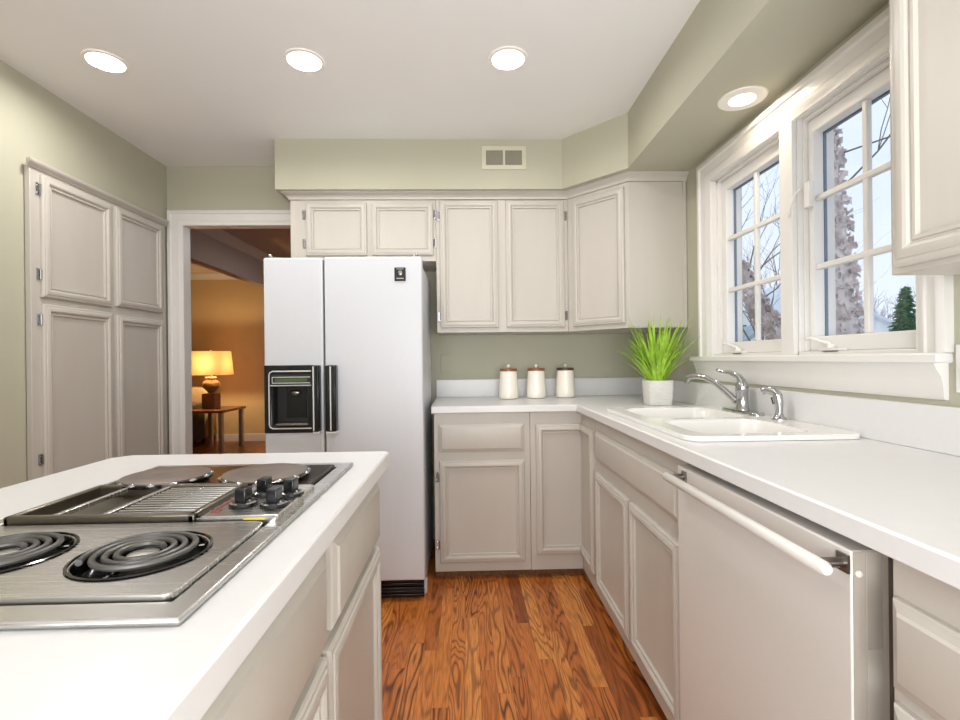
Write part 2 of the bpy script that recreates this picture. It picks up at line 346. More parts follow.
# crown under the soffit above the upper cabinets (front run, corner and returns)
def crown(path, prof, m='cab'):
    """path: XY points; prof: (outward offset, z). outward = right of travel direction"""
    P_ = [Vector((x, y)) for x, y in path]; rings = []
    for i, p in enumerate(P_):
        d0 = (P_[i] - P_[i - 1]).normalized() if i > 0 else (P_[1] - P_[0]).normalized()
        d1 = (P_[i + 1] - P_[i]).normalized() if i < len(P_) - 1 else d0
        n0 = Vector((d0.y, -d0.x)); n1 = Vector((d1.y, -d1.x)); nn = (n0 + n1).normalized(); sc = 1 / max(.3, nn.dot(n0))
        rings.append([(p.x + nn.x * o * sc, p.y + nn.y * o * sc, z) for o, z in prof])
    return MB().loft(rings)
CR = [(-.012, 2.118), (.006, 2.118), (.008, 2.126), (.012, 2.132), (.026, 2.141), (.040, 2.146), (.046, 2.151), (.046, 2.1565), (-.012, 2.1565)]
struct('trim_1', crown([(-1.024, 3.155), (-1.024, 2.827), (.605, 2.827), (.872, 2.54), (1.184, 2.54)], [(o * .8, z) for o, z in CR]), 'cab')
# doorway casing and jamb
def casing_leg(a0, a1, z0, z1, outer):      # vertical leg in front of wall_back
    d = [(.0, .0), (.0, .022), (.012, .026), (.030, .024), (.036, .019), (.085, .017), (.100, .013), (.110, .012), (.114, .0)]
    return d
fb = Fr((0, YB, 0), (1, 0, 0), (0, -1, 0))
CP = [(0, .001), (0, .024), (.010, .028), (.026, .027), (.032, .021), (.070, .018), (.078, .021), (.090, .019), (.1, .013), (.112, .012), (.115, .001)]
def mitred(fr, a0, a1, z0, z1, prof, k=1.0):
    """door/window casing around opening a0..a1, top z1 (outer-to-inner profile), legs down to z0, mitred corners"""
    W_ = prof[-1][0]; rings = []
    rings.append([fr.p(a0 - (W_ - o) * k, z0, d) for o, d in prof]); rings.append([fr.p(a0 - (W_ - o) * k, z1 + W_ - o, d) for o, d in prof])
    rings.append([fr.p(a1 + W_ - o, z1 + W_ - o, d) for o, d in prof]); rings.append([fr.p(a1 + W_ - o, z0, d) for o, d in prof])
    return MB().loft(rings)
struct('trim_2', mitred(fb, DX0 + .012, DX1 + .01, 0.0, DZ - .014, [(o * .8, d) for o, d in CP]), 'trim')
jm = MB(); jm.box(DX0, DX0 + .018, YB - .016, YB + .064, 0, DZ - .018); jm.box(DX1 - .018, DX1, YB - .016, YB + .064, 0, DZ - .018); jm.box(DX0, DX1, YB - .016, YB + .064, DZ - .018, DZ)
struct('trim_3', jm, 'trim', smooth=False)
# rooms seen through the doorway
YF = 7.25
struct('wall_living_room', box(-6.1, .2, YF, YF + .1, 0, 2.5), 'beige', smooth=False)
struct('wall_living_room_side', box(-6.2, -6.1, YB, YF + .1, 0, 2.5), 'beige', smooth=False)
struct('wall_dining_room_side', box(.15, .25, YB + .06, YF, 0, 2.5), 'tan_ceiling', smooth=False)
struct('ceiling_dining_room', box(-6.2, .25, YB + .06, YF + .1, 2.5, 2.6), 'tan_ceiling', smooth=False)
struct('wall_header', box(-2.62, -2.5, YB + .06, YF, 2.13, 2.5), 'tan_ceiling', smooth=False)
LC = [(0, 2.41), (.008, 2.41), (.012, 2.425), (.05, 2.462), (.062, 2.47), (.075, 2.49), (.075, 2.5), (0, 2.5)]
struct('trim_4', crown([(-2.5, YF), (-2.5, YB + .07)][::-1], [(o, z - .0) for o, z in LC]), 'trim')
struct('trim_5', crown([(-6.1, YF), (-2.62, YF)], LC), 'trim')
struct('baseboard_living_room', box(-6.1, .15, YF - .016, YF, 0, .11), 'trim', bevel=.004)

# ---------------------------------------------------------------- window in the right wall
win = bpy.data.objects.new('window_1', None); col.objects.link(win); win.location = (XR, (WY0 + WY1) / 2, WZ0); WORLD[win] = Vector(win.location); win['kind'] = 'structure'
fw = Fr((XR, 0, 0), (0, 1, 0), (-1, 0, 0))
WC = [(0, 0), (0, .024), (.012, .028), (.024, .027), (.030, .019), (.062, .015), (.068, .019), (.082, .017), (.092, .010), (.104, .009), (.106, 0)]
obj('casing', mitred(fw, WY0 + .012, WY1 - .012, WZ0 + .003, WZ1 - .012, WC, .86), 'trim', win)
st = MB(); fbox(fw, 1.139, 2.446, 1.152, 1.178, -.03, .040, st)
obj('window_stool', st, 'trim', win, bevel=.006, seg=3)
AP = [(0, 1.060), (.006, 1.060), (.010, 1.066), (.012, 1.10), (.016, 1.118), (.026, 1.138), (.030, 1.152), (0, 1.152)]
obj('apron', MB().loft([[fw.p(1.150 + o * .25, z, o) for o, z in AP], [fw.p(2.432 - o * .25, z, o) for o, z in AP]]), 'trim', win)
# jamb lining and mullion
D = -.03    # sash plane set back from the wall face (depth negative = into the wall)
jb = MB()
fbox(fw, WY0, WY0 + .014, WZ0, WZ1, -.14, .006, jb); fbox(fw, WY1 - .014, WY1, WZ0, WZ1, -.14, .006, jb)
fbox(fw, WY0, WY1, WZ1 - .014, WZ1, -.14, .006, jb); fbox(fw, WY0, WY1, WZ0, WZ0 + .014, -.14, .0, jb)
for a0, a1 in ((WY0 + .014, WY0 + .026), (WY1 - .032, WY1 - .014)): fbox(fw, a0, a1, WZ0 + .014, WZ1 - .014, -.13, -.018, jb)
fbox(fw, WY0 + .014, WY1 - .014, WZ1 - .026, WZ1 - .014, -.13, -.018, jb)
obj('window_frame', jb, 'trim', win, bevel=.002)
ml = MB(); fbox(fw, 1.679, 1.758, WZ0 + .002, WZ1, -.13, .000, ml); fbox(fw, 1.684, 1.753, WZ0 + .002, WZ1 - .012, 0, .018, ml)
fbox(fw, 1.674, 1.679, WZ0 + .014, WZ1 - .014, -.13, -.018, ml); fbox(fw, 1.758, 1.772, WZ0 + .014, WZ1 - .014, -.13, -.018, ml)
obj('mullion', ml, 'trim', win, bevel=.002)
SASH = [(1.241, 1.673, (1.443,)), (1.772, 2.252, (2.005,))]
for a0, a1, mv in SASH:
    g0, g1, h0, h1 = a0 + .040, a1 - .040, WZ0 + .066, WZ1 - .072
    if a0 > 1.7: g0 = 1.815; g1 = 2.218
    else: g0 = 1.256; g1 = 1.652
    s_ = slab([(a0, WZ0 + .014), (a1, WZ0 + .014), (a1, WZ1 - .026), (a0, WZ1 - .026)], [[(g0, h0), (g1, h0), (g1, h1), (g0, h1)]], -.075, -.034, lambda a, b_, t_: fw.p(a, b_, t_))
    sash = obj('sash', s_, 'trim', win, bevel=.004)
    mt = MB()
    for v_ in mv: fbox(fw, v_ - .010, v_ + .010, h0, h1, -.061, -.043, mt)
    for z in (1.485, 1.725): fbox(fw, g0, g1, z - .010, z + .010, -.062, -.042, mt)
    obj('muntin', mt, 'trim', sash, bevel=.004)
    obj('pane', fbox(fw, g0 - .005, g1 + .005, h0 - .005, h1 + .005, -.066, -.063), 'glass', sash, smooth=False)
    cl = slab([(a0 + .004, WZ0 + .02), (a1 - .004, WZ0 + .02), (a1 - .004, WZ1 - .03), (a0 + .004, WZ1 - .03)], [[(g0 + .002, h0), (g1 + .001, h0), (g1 + .001, h1 - .004), (g0 + .002, h1 - .004)]], -.086, -.076, lambda a, b_, t_: fw.p(a, b_, t_))
    obj('shaded_sash_edge', cl, 'sash_shade', sash, smooth=False, label='exterior edge of the sash, coloured slate blue as shade')
for a in (1.545, 2.085):
    ck = MB(); fbox(fw, a - .045, a + .04, 1.190, 1.199, -.030, .000, ck)
    ck.lathe([(.012, 0), (.012, .010), (.009, .014)], fw.p(a + .005, 1.199, -.014), 14)
    ck.tube([fw.p(a + .005, 1.211, -.014), fw.p(a + .03, 1.222, -.002), fw.p(a + .07, 1.236, .006), fw.p(a + .085, 1.232, .01)], [.007, .006, .005, .006], 8)
    obj('crank_handle', ck, 'trim', win, bevel=.001)
    cg = fbox(fw, a - .043, a + .02, 1.1865, 1.1895, -.028, .003)
    obj('crank_base', cg, 'nickel', win)
lk = MB(); fbox(fw, 1.640, 1.668, 1.695, 1.785, -.030, -.012, lk)
lk.tube([fw.p(1.676, 1.77, -.008), fw.p(1.684, 1.75, .008), fw.p(1.690, 1.715, .018), fw.p(1.700, 1.675, .022)], [.006, .006, .007, .005], 8)
obj('sash_lock', lk, 'trim', win, bevel=.003)

# ---------------------------------------------------------------- pantry built into the left wall
pf = Fr((XL + .004, 0, 0), (0, 1, 0), (1, 0, 0))
pan = empty('pantry_cabinet', (XL, 2.6, 0), 'tall greige built-in pantry cabinet with four raised-panel doors on the left wall', 'cabinet')
obj('face_frame', fbox(pf, 2.150, 3.090, 0, 2.048, 0, .024), 'cab', pan, bevel=.002)
PC = [(-.004, 2.040), (.006, 2.040), (.010, 2.048), (.020, 2.055), (.026, 2.066), (.026, 2.072), (-.004, 2.072)]
obj('crown_moulding', MB().loft([[pf.p(2.136 - o * .4, z, .024 + o) for o, z in PC], [pf.p(3.096, z, .024 + o) for o, z in PC]]), 'cab', pan)
pd = Fr((XL + .028, 0, 0), (0, 1, 0), (1, 0, 0))
for a0, a1, z0, z1, hz in ((2.196, 2.616, 1.475, 2.022, (1.955, 1.575)), (2.650, 3.046, 1.485, 2.026, ()), (2.196, 2.616, .13, 1.446, (1.373, .75, .25)), (2.650, 3.046, .13, 1.438, ())):
    d_ = obj('door', panel(pd, a0, a1, z0, z1, k=1.05), 'cab', pan)
    for z in hz: hinge(pd, a0 - .012, z, d_)

# ---------------------------------------------------------------- upper cabinets
fu = Fr((0, 2.832, 0), (1, 0, 0), (0, -1, 0))
def upper_box(x0, x1, y0, y1, z0, z1): return box(x0, x1, y0, y1, z0, z1)
cb = empty('wall_cabinet', (-.6, 2.99, 1.757), 'short two-door greige wall cabinet above the white refrigerator', 'cabinet', None)
obj('cabinet_body', box(-1.022, -.175, 2.832, YB, 1.757, 2.118), 'cab', cb, bevel=.002)
for a0, a1, hx in ((-.930, -.577, -.944), (-.550, -.190, -.176)):
    d_ = obj('door', panel(fu, a0, a1, 1.790, 2.098, k=.95), 'cab', cb)
    for z in (1.862, 2.03): hinge(fu, hx, z, d_, flip=1 if hx < a0 else -1)
cb = empty('wall_cabinet', (.2, 2.99, 1.335), 'two-door greige wall cabinet above the three canisters', 'cabinet')
obj('cabinet_body', box(-.174, .604, 2.832, YB, 1.335, 2.118), 'cab', cb, bevel=.002)
for a0, a1, hx in ((-.152, .190, -.160), (.236, .582, .592)):
    d_ = obj('door', panel(fu, a0, a1, 1.362, 2.110), 'cab', cb)
    for z in (1.43, 2.02): hinge(fu, hx, z, d_, flip=1 if hx < a0 else -1)
cb = empty('corner_wall_cabinet', (.9, 2.9, 1.335), 'diagonal one-door greige wall cabinet in the corner beside the window', 'cabinet')
obj('cabinet_body', MB().prism([(.605, YB), (.605, 2.832), (.872, 2.545), (XR - .003, 2.545), (XR - .003, YB)], 1.335, 2.118), 'cab', cb, bevel=.002)
dv = Vector((.872 - .605, 2.545 - 2.832, 0)); dl = dv.length
fd = Fr((.605, 2.832, 0), dv, (dv.y, -dv.x, 0))
d_ = obj('door', panel(fd, .040, dl - .022, 1.362, 2.095), 'cab', cb)
obj('scribe_trim', box(XR - .02, XR - .002, 2.537, 2.546, 1.335, 2.118), 'cab', cb, bevel=.002)
# near right wall cabinet
fn = Fr((.878, 0, 0), (0, 1, 0), (-1, 0, 0))
cb = empty('wall_cabinet', (1.03, .56, 1.337), 'large greige wall cabinet on the window wall, right of the window', 'cabinet')
obj('cabinet_body', box(.878, XR - .002, .10, .968, 1.337, 2.118), 'cab', cb, bevel=.002)
for a0, a1 in ((.525, .952), (.11, .505)): obj('door', panel(fn, a0, a1, 1.349, 2.10, k=1.15), 'cab', cb)
# paint-over plates, vent
vt = empty('air_vent', (.226, SY, 2.275), 'small cream double-louver air vent on the soffit above the cabinets', 'vent')
fs_ = Fr((0, SY, 0), (1, 0, 0), (0, -1, 0))
obj('vent_frame', slab([(.098, 2.268), (.354, 2.268), (.354, 2.402), (.098, 2.402)], [[(.122, 2.292), (.220, 2.292), (.220, 2.378), (.122, 2.378)], [(.232, 2.292), (.330, 2.292), (.330, 2.378), (.232, 2.378)]], 0, .007, lambda a, b_, t_: fs_.p(a, b_, t_)), 'vent', vt, bevel=.0015)
for a0, a1 in ((.122, .220), (.232, .330)):
    lv = MB()
    for i in range(9):
        z = 2.296 + i * .0098; lv.add([fs_.p(a0, z, .001), fs_.p(a1, z, .001), fs_.p(a1, z + .0085, .005), fs_.p(a0, z + .0085, .005), fs_.p(a0, z + .0015, .000), fs_.p(a1, z + .0015, .000)], [(0, 1, 2, 3), (3, 2, 5, 4), (0, 4, 5, 1), (0, 3, 4), (1, 5, 2)])
    obj('louver', lv, 'ventdark', vt, smooth=False)
pl = empty('outlet_plate', (-.15, YB, 1.09), 'sage painted blank plate on the wall right of the refrigerator', 'outlet')
obj('plate', fbox(fb, -.172, -.105, 1.088, 1.208, 0, .006), 'plate_sage', pl, bevel=.002)
obj('screw', MB().sphere(fb.p(-.14, 1.148, .006), .003, .002, .003, 10, 6), 'plate_sage', pl)
pl = empty('switch_plate', (XR, 1.09, 1.08), 'white light switch plate on the wall right of the window', 'switch')
obj('plate', fbox(fw, 1.000, 1.128, 1.080, 1.197, 0, .006), 'trim', pl, bevel=.002)
for a in (1.035, 1.09): obj('toggle', fbox(fw, a - .006, a + .006, 1.126, 1.150, .006, .016), 'trim', pl, bevel=.001)

# ---------------------------------------------------------------- recessed lights
def downlight(x, y, z, label, r, rl, energy, warm, group=None):
    e_ = empty('recessed_light', (x, y, z), label, 'ceiling light', group)
    tr_ = MB()
    ri = rl * 1.06
    tr_.lathe([(ri, .010), (ri, -.003), (ri * 1.04, -.006), (r * .97, -.005), (r, -.001), (r, .0)], (x, y, z), 40, False, False)
    tr_.lathe([(ri, .010), (rl, .022)], (x, y, z), 40, False, False)
    obj('trim_ring', tr_, 'baffle', e_)
    obj('lens', MB().lathe([(rl, .018), (rl, .022)], (x, y, z), 40), 'lens_warm' if warm else 'lens', e_)
    l = bpy.data.lights.new('downlight_glow', 'AREA'); l.shape = 'DISK'; l.size = rl * 1.8; l.energy = energy
    l.color = (1.0, .86, .68) if warm else (1.0, .96, .92)
    lo = bpy.data.objects.new('downlight_glow', l); col.objects.link(lo); lo.parent = e_; lo.location = (0, 0, .008)
LB = ['recessed ceiling light nearest the left wall, above the pantry', 'recessed ceiling light between the two others, in front of the refrigerator', 'recessed ceiling light nearest the soffit vent']
for (x, y), lb in zip(LIGHTS, LB): downlight(x, y, ZC, lb, .083, .062, 8, False, 'recessed lights in the flat ceiling')
downlight(1.058, 1.80, ZS, 'recessed light in the dropped soffit over the sink window', .086, .042, 1.7, True)

# ---------------------------------------------------------------- refrigerator
rf = empty('refrigerator', (-.594, 2.7, 0), 'white side-by-side refrigerator with black ice dispenser and black handles', 'refrigerator')
obj('cabinet_body', box(-.962, -.226, 2.402, 3.03, .02, 1.662), 'fridge', rf, bevel=.006)
obj('gasket', box(-.955, -.233, 2.390, 2.402, .11, 1.655), 'gasket', rf)
ff = Fr((0, 2.39, 0), (1, 0, 0), (0, -1, 0))
# freezer door with recess for the dispenser
FD = .058
rz0, rz1, ra0, ra1 = .866, 1.088, -.935, -.765
fz = slab([(-.974, .108), (-.692, .108), (-.692, 1.675), (-.974, 1.675)], [[(ra0, rz0), (ra1, rz0), (ra1, rz1), (ra0, rz1)]], .004, FD, lambda a, b_, t_: ff.p(a, b_, t_))
fzd = obj('freezer_door', fz, 'fridge', rf, bevel=.008, seg=3)
fgd = obj('refrigerator_door', fbox(ff, -.684, -.2145, .108, 1.678, 0, FD), 'fridge', rf, bevel=.008, seg=3)
obj('freezer_door_edge', fbox(ff, -.692, -.684, .115, 1.668, .0, .03), 'gasket', rf)
dp = empty('ice_dispenser', (0, 0, 0), None, None) if False else None
disp = obj('ice_dispenser', slab([(-.971, .832), (-.736, .832), (-.736, 1.157), (-.971, 1.157)], [[(ra0, rz0), (ra1, rz0), (ra1, rz1), (ra0, rz1)]], FD, FD + .010, lambda a, b_, t_: ff.p(a, b_, t_)), 'black', rf, bevel=.003, label='black ice and water dispenser')
rc = MB(); th = .004
fbox(ff, ra0, ra1, rz0, rz1, .004, .008, rc); fbox(ff, ra0, ra0 + th, rz0, rz1, .008, FD + .004, rc); fbox(ff, ra1 - th, ra1, rz0, rz1, .008, FD + .004, rc)
fbox(ff, ra0, ra1, rz0, rz0 + th, .008, FD + .004, rc); fbox(ff, ra0, ra1, rz1 - th, rz1, .008, FD + .004, rc)
obj('dispenser_recess', rc, 'blackmatte', disp, smooth=False)
fm = MB()   # chrome outline, rounded on its left side
d0 = FD + .012
fm.tube([ff.p(-.748, 1.128, d0), ff.p(-.93, 1.128, d0), ff.p(-.943, 1.122, d0), ff.p(-.947, 1.11, d0), ff.p(-.947, .872, d0), ff.p(-.943, .860, d0), ff.p(-.93, .854, d0), ff.p(-.748, .854, d0)], .0032, 6)
fm.tube([ff.p(-.94, 1.060, d0), ff.p(-.748, 1.060, d0)], .003, 6)
obj('chrome_outline', fm, 'silver', disp)
obj('control_strip', fbox(ff, -.934, -.75, 1.066, 1.112, FD + .010, FD + .014), 'blackmatte', disp, bevel=.001)
dpn = fbox(ff, -.918, -.765, 1.078, 1.094, FD + .014, FD + .0155)
obj('display', dpn, 'display', disp, label='green lit display strip')
rt = MB(); rt.tube([ff.p(-.93, 1.072, FD + .0165), ff.p(-.75, 1.072, FD + .0165)], .0018, 6); rt.tube([ff.p(-.93, 1.1, FD + .0165), ff.p(-.75, 1.1, FD + .0165)], .0018, 6); rt.tube([ff.p(-.93, 1.072, FD + .0165), ff.p(-.93, 1.1, FD + .0165)], .0018, 6)
obj('display_border', rt, 'silver', disp)
pd_ = MB(); pd_.sphere(ff.p(-.840, 1.022, .022), .026, .010, .013)
obj('dispenser_paddle', pd_, 'nickel', disp); fbx = fbox(ff, -.885, -.79, .90, 1.06, .008, .014); obj('dispenser_back_plate', fbx, 'black', disp, bevel=.002)
obj('drip_tray', fbox(ff, ra0 + .02, ra1, rz0 + .004, rz0 + .012, .03, FD + .02), 'nickel', disp, bevel=.002)
for a0, a1, nm in ((-.732, -.702, 'L'), (-.672, -.622, 'R')):
    h_ = obj('handle', fbox(ff, a0, a1, .838, 1.156, FD, FD + .040), 'black', fzd if nm == 'L' else fgd, bevel=.006)
    s2 = MB(); aa = -.728 if nm == 'L' else -.648
    s2.tube([ff.p(aa, .846, FD + .041), ff.p(aa, 1.15, FD + .041)], .0035, 6); fbox(ff, a0, a1, .832, .842, FD, FD + .038, s2)
    obj('handle_trim', s2, 'silver', h_)
bd = obj('badge', fbox(ff, -.346, -.292, 1.558, 1.624, FD, FD + .004), 'black', fgd, bevel=.003, label='small black emblem badge with silver crest')
cr_ = MB(); cr_.sphere(ff.p(-.318, 1.597, FD + .004), .010, .002, .012, 14, 8); fbox(ff, -.336, -.302, 1.568, 1.573, FD + .004, FD + .0055, cr_); fbox(ff, -.336, -.302, 1.6145, 1.618, FD + .004, FD + .0055, cr_)
obj('crest', cr_, 'nickel', bd)
gp = MB()
for i in range(5): fbox(ff, -.95, -.224, .006 + i * .018, .02 + i * .018, -.004, .012 + (.006 if i == 2 else 0), gp)
fbox(ff, -.95, -.224, .0, .098, -.01, .0, gp)
obj('base_grille', gp, 'black', rf, bevel=.002)
for a in (-.95, -.245):
    hc = MB(); hc.lathe([(.012, 0), (.012, .012), (.008, .02)], ff.p(a, 1.675, .03), 14); fbox(ff, a - .016, a + .05 if a < -.5 else a + .016, 1.664, 1.683, -.05, .03, hc)
    obj('hinge_cover', hc, 'nickel', rf, bevel=.002)
obj('side_foot', box(-.226, -.214, 2.43, 2.47, 0.0, .06), 'fridge', rf)

# ---------------------------------------------------------------- base cabinets
FX = .612; FYB = 2.565; TK = .045
fr_b = Fr((0, FYB, 0), (1, 0, 0), (0, -1, 0)); fr_r = Fr((FX, 0, 0), (0, 1, 0), (-1, 0, 0))
def carcass_back(x0, x1, parent):
    mb = MB(); mb.box(x0, x1, FYB, FYB + .02, TK, .890); mb.box(x0, x0 + .016, FYB + .02, YB - .02, TK, .890); mb.box(x1 - .016, x1, FYB + .02, YB - .02, TK, .890); mb.box(x0 + .016, x1 - .016, FYB + .02, YB - .02, TK, TK + .016)
    obj('cabinet_body', mb, 'cab', parent, bevel=.0015)
    obj('toe_kick', box(x0, x1, FYB + .05, FYB + .065, 0, TK), 'lamp_wood', parent)
def carcass_right(y0, y1, parent):
    mb = MB(); mb.box(FX, FX + .02, y0, y1, TK, .890); mb.box(FX + .02, XR - .01, y0, y0 + .016, TK, .890); mb.box(FX + .02, XR - .01, y1 - .016, y1, TK, .890); mb.box(FX + .02, XR - .01, y0 + .016, y1 - .016, TK, TK + .016)
    obj('cabinet_body', mb, 'cab', parent, bevel=.0015)
    obj('toe_kick', box(FX + .05, FX + .065, y0, y1, 0, TK), 'lamp_wood', parent)
bc = empty('base_cabinet', (.075, 2.86, 0), 'greige base cabinet with one drawer over one door, right beside the refrigerator', 'cabinet')
carcass_back(-.180, .332, bc)
obj('drawer', panel(fr_b, -.155, .300, .684, .832, DRAWER), 'cab', bc)
d_ = obj('door', panel(fr_b, -.153, .301, .096, .638), 'cab', bc)
for z in (.19, .55): hinge(fr_b, -.166, z, d_)
bc = empty('corner_base_cabinet', (.7, 2.7, 0), 'greige corner base cabinet with a folding two-leaf door in the inner corner', 'cabinet')
mb = MB(); mb.box(.334, FX + .02, FYB, FYB + .02, TK, .890); mb.box(FX, FX + .02, 2.292, FYB, TK, .890); mb.box(.334, .35, FYB + .02, YB - .02, TK, .890)
mb.box(FX - .0095, FX, FYB - .0095, FYB, .13, .824)
obj('cabinet_body', mb, 'cab', bc)
mb = MB(); mb.box(.334, FX + .06, FYB + .05, FYB + .065, 0, TK); mb.box(FX + .05, FX + .065, 2.292, FYB + .05, 0, TK); obj('toe_kick', mb, 'lamp_wood', bc)
obj('door', panel(fr_b, .362, FX - .003, .130, .824, wt=(1, 0, 1, 1)), 'cab', bc)
obj('door', panel(fr_r, 2.303, FYB - .003, .130, .824, wt=(1, 0, 1, 1)), 'cab', bc)
sb = empty('sink_base_cabinet', (.9, 1.82, 0), 'greige sink base cabinet with wide false drawer front over two doors, left of the dishwasher', 'cabinet')
carcass_right(1.338, 2.288, sb)
obj('false_drawer_front', panel(fr_r, 1.352, 2.232, .700, .834, DRAWER), 'cab', sb)
for a0, a1 in ((1.800, 2.246), (1.352, 1.775)): obj('door', panel(fr_r, a0, a1, .104, .638), 'cab', sb)
nb = empty('drawer_base_cabinet', (.9, .45, 0), 'greige base cabinet with stacked drawers, right of the dishwasher', 'cabinet')
carcass_right(-.40, .678, nb)
obj('face_shadow_strip', fbox(fr_r, .6785, .694, TK, .89, -.03, -.008), 'gap_shade', nb)  # dark strip put in for the shade in the gap beside the dishwasher
for z0, z1 in ((.700, .828), (.405, .678), (.085, .385)): 
    for a0, a1 in ((.172, .668), (-.38, .145)): obj('drawer', panel(fr_r, a0, a1, z0, z1, DRAWER), 'cab', nb)
# dishwasher
dw = empty('dishwasher', (.9, 1.02, 0), 'white built-in dishwasher with a long white bar handle', 'dishwasher')
fdw = Fr((.640, 0, 0), (0, 1, 0), (-1, 0, 0))
obj('tub', box(.655, 1.15, .712, 1.330, .05, .880), 'dw', dw)
obj('tub_flange', fbox(fdw, .696, .7205, .02, .885, -.012, .006), 'dwgrey', dw)
dd_ = obj('door', fbox(fdw, .7215, 1.330, .105, .872, 0, .054), 'dw', dw, bevel=.003)
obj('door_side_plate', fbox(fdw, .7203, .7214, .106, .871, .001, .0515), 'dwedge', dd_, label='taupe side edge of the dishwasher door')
nl = MB().loft([[fdw.p(a_, z, d) for d, z in ((.003, .11), (.032, .11), (.032, .72), (.033, .72), (.033, .866), (.031, .866), (.031, .722), (.003, .722))] for a_ in (.7188, .7202)])
obj('door_side_flange', nl, 'dwgrey', dd_, smooth=False)
obj('door_plug', MB().sphere(fdw.p(.719, .838, .044), .006, .004, .006, 12, 8), 'plug', dd_)
hd = MB(); hd.tube([fdw.p(.712, .848, .098), fdw.p(.718, .848, .098), fdw.p(1.30, .848, .098), fdw.p(1.306, .848, .098)], [.008, .0115, .0115, .008], 16)
h_ = obj('handle', hd, 'dw', dd_)
for a in (.735, 1.285):
    po = MB(); po.tube([fdw.p(a, .85, .053), fdw.p(a, .85, .09)], .008, 10); fbox(fdw, a - .012, a + .012, .836, .864, .054, .058, po)
    obj('handle_post', po, 'nickel', h_, label='grey metal handle post')
obj('kick_plate', fbox(fdw, .715, 1.333, .0, .10, -.04, -.02), 'blackmatte', dw)

# ---------------------------------------------------------------- countertop, sink, faucet
CT0, CT1 = .892, .930; EX = .580; EY = 2.535; BSX = XR - .022
SK = (.632, 1.158, 1.355, 2.205)    # sink rim x0,x1,y0,y1
ct = slab([(-.192, EY), (EX, EY), (EX, -.42), (XR - .002, -.42), (XR - .002, YB - .002), (-.205, YB - .002)], [[(SK[0] + .02, SK[2] + .02), (SK[1] - .02, SK[2] + .02), (SK[1] - .02, SK[3] - .02), (SK[0] + .02, SK[3] - .02)]], CT0, CT1)
cto = obj('countertop', ct, 'counter', None, bevel=.004, seg=2)
tag(cto, 'white L-shaped laminate countertop running along the back wall and under the window', 'countertop')
bs = MB(); bs.box(-.203, XR - .002, YB - .022, YB - .002, CT1, 1.046)
obj('backsplash', bs, 'counter', cto, bevel=.003)
bs = MB(); bs.box(BSX, XR - .002, -.42, YB - .022, CT1, 1.046)
obj('backsplash', bs, 'counter', cto, bevel=.003)

sk = empty('sink', (.895, 1.78, CT1), 'white double-bowl drop-in kitchen sink under the window', 'sink')
b1 = (.690, 1.045, 1.400, 1.735); b2 = (.690, 1.075, 1.785, 2.150)
ZR = .946
rr1 = rrect(*b1, .07); rr2 = rrect(*b2, .07)
rim_o = rrect(*SK, .05, 8)
rim = slab(rim_o, [rr1, rr2], CT1 + .001, ZR)
obj('rim', rim, 'sink', sk, bevel=.005, seg=3)
for bb, nm in ((b1, 1), (b2, 2)):
    rings = []
    for ins, z, rad in ((0, ZR - .004, .07), (.006, ZR - .014, .07), (.016, .88, .07), (.03, .79, .065), (.05, .765, .05), (.10, .758, .04)):
        rings.append([(x, y, z) for x, y in rrect(bb[0] + ins, bb[1] - ins, bb[2] + ins, bb[3] - ins, rad)])
    bo = obj('bowl', MB().loft(rings, False, True), 'sink', sk)
    obj('drain', MB().lathe([(.04, 0), (.04, .003), (.03, .002)], ((bb[0] + bb[1]) / 2, (bb[2] + bb[3]) / 2, .7585), 20), 'chrome', bo)

fc = empty('faucet', (1.115, 1.945, ZR), 'chrome single-lever kitchen faucet standing behind the sink bowls', 'faucet')
bx, by = 1.118, 1.925
bpl = MB().loft([[(x, y, z) for x, y in rrect(bx - .028 + i, bx + .028 - i, by - .125 + i, by + .125 - i, .026 - i, 6)] for i, z in ((0, ZR), (0, ZR + .006), (.004, ZR + .012))])
obj('base_plate', bpl, 'chrome', fc)
obj('faucet_body', MB().lathe([(.026, 0), (.025, .01), (.023, .015), (.022, .07), (.024, .075), (.024, .095), (.021, .112), (.012, .123)], (bx, by, ZR + .010), 24), 'chrome', fc)
spt = []
for k in range(9):
    t_ = k / 8; spt.append((bx - .015 - .112 * t_, by + .015 + .172 * t_, ZR + .045 + .100 * math.sin(t_ * PI * .60) / 1.0))
spt += [(bx - .132, by + .195, ZR + .134), (bx - .135, by + .200, ZR + .114)]
obj('spout', MB().tube(spt, [.013] * 9 + [.0135, .0125], 14), 'chrome', fc)
obj('lever', MB().tube([(bx, by, ZR + .125), (bx - .008, by + .012, ZR + .148), (bx - .03, by + .035, ZR + .163), (bx - .055, by + .065, ZR + .168), (bx - .062, by + .08, ZR + .174)], [.017, .013, .009, .007, .006], 12), 'chrome', fc)
spy = empty('sink_sprayer', (1.12, 1.745, ZR), 'small chrome pull-out sprayer standing right of the faucet', 'sprayer')
sx, sy = 1.122, 1.700
obj('sprayer_base', MB().lathe([(.024, 0), (.024, .004), (.016, .012), (.014, .02)], (sx, sy, ZR), 20), 'chrome', spy)
obj('spray_head', MB().tube([(sx, sy, ZR + .018), (sx, sy, ZR + .06), (sx - .002, sy + .003, ZR + .085), (sx - .012, sy + .012, ZR + .103), (sx - .03, sy + .028, ZR + .106), (sx - .04, sy + .036, ZR + .099)], [.012, .014, .016, .016, .0145, .013], 14), 'chrome', spy)
obj('trigger', MB().tube([(sx - .012, sy + .008, ZR + .055), (sx - .016, sy + .012, ZR + .08)], .006, 8), 'black', spy)

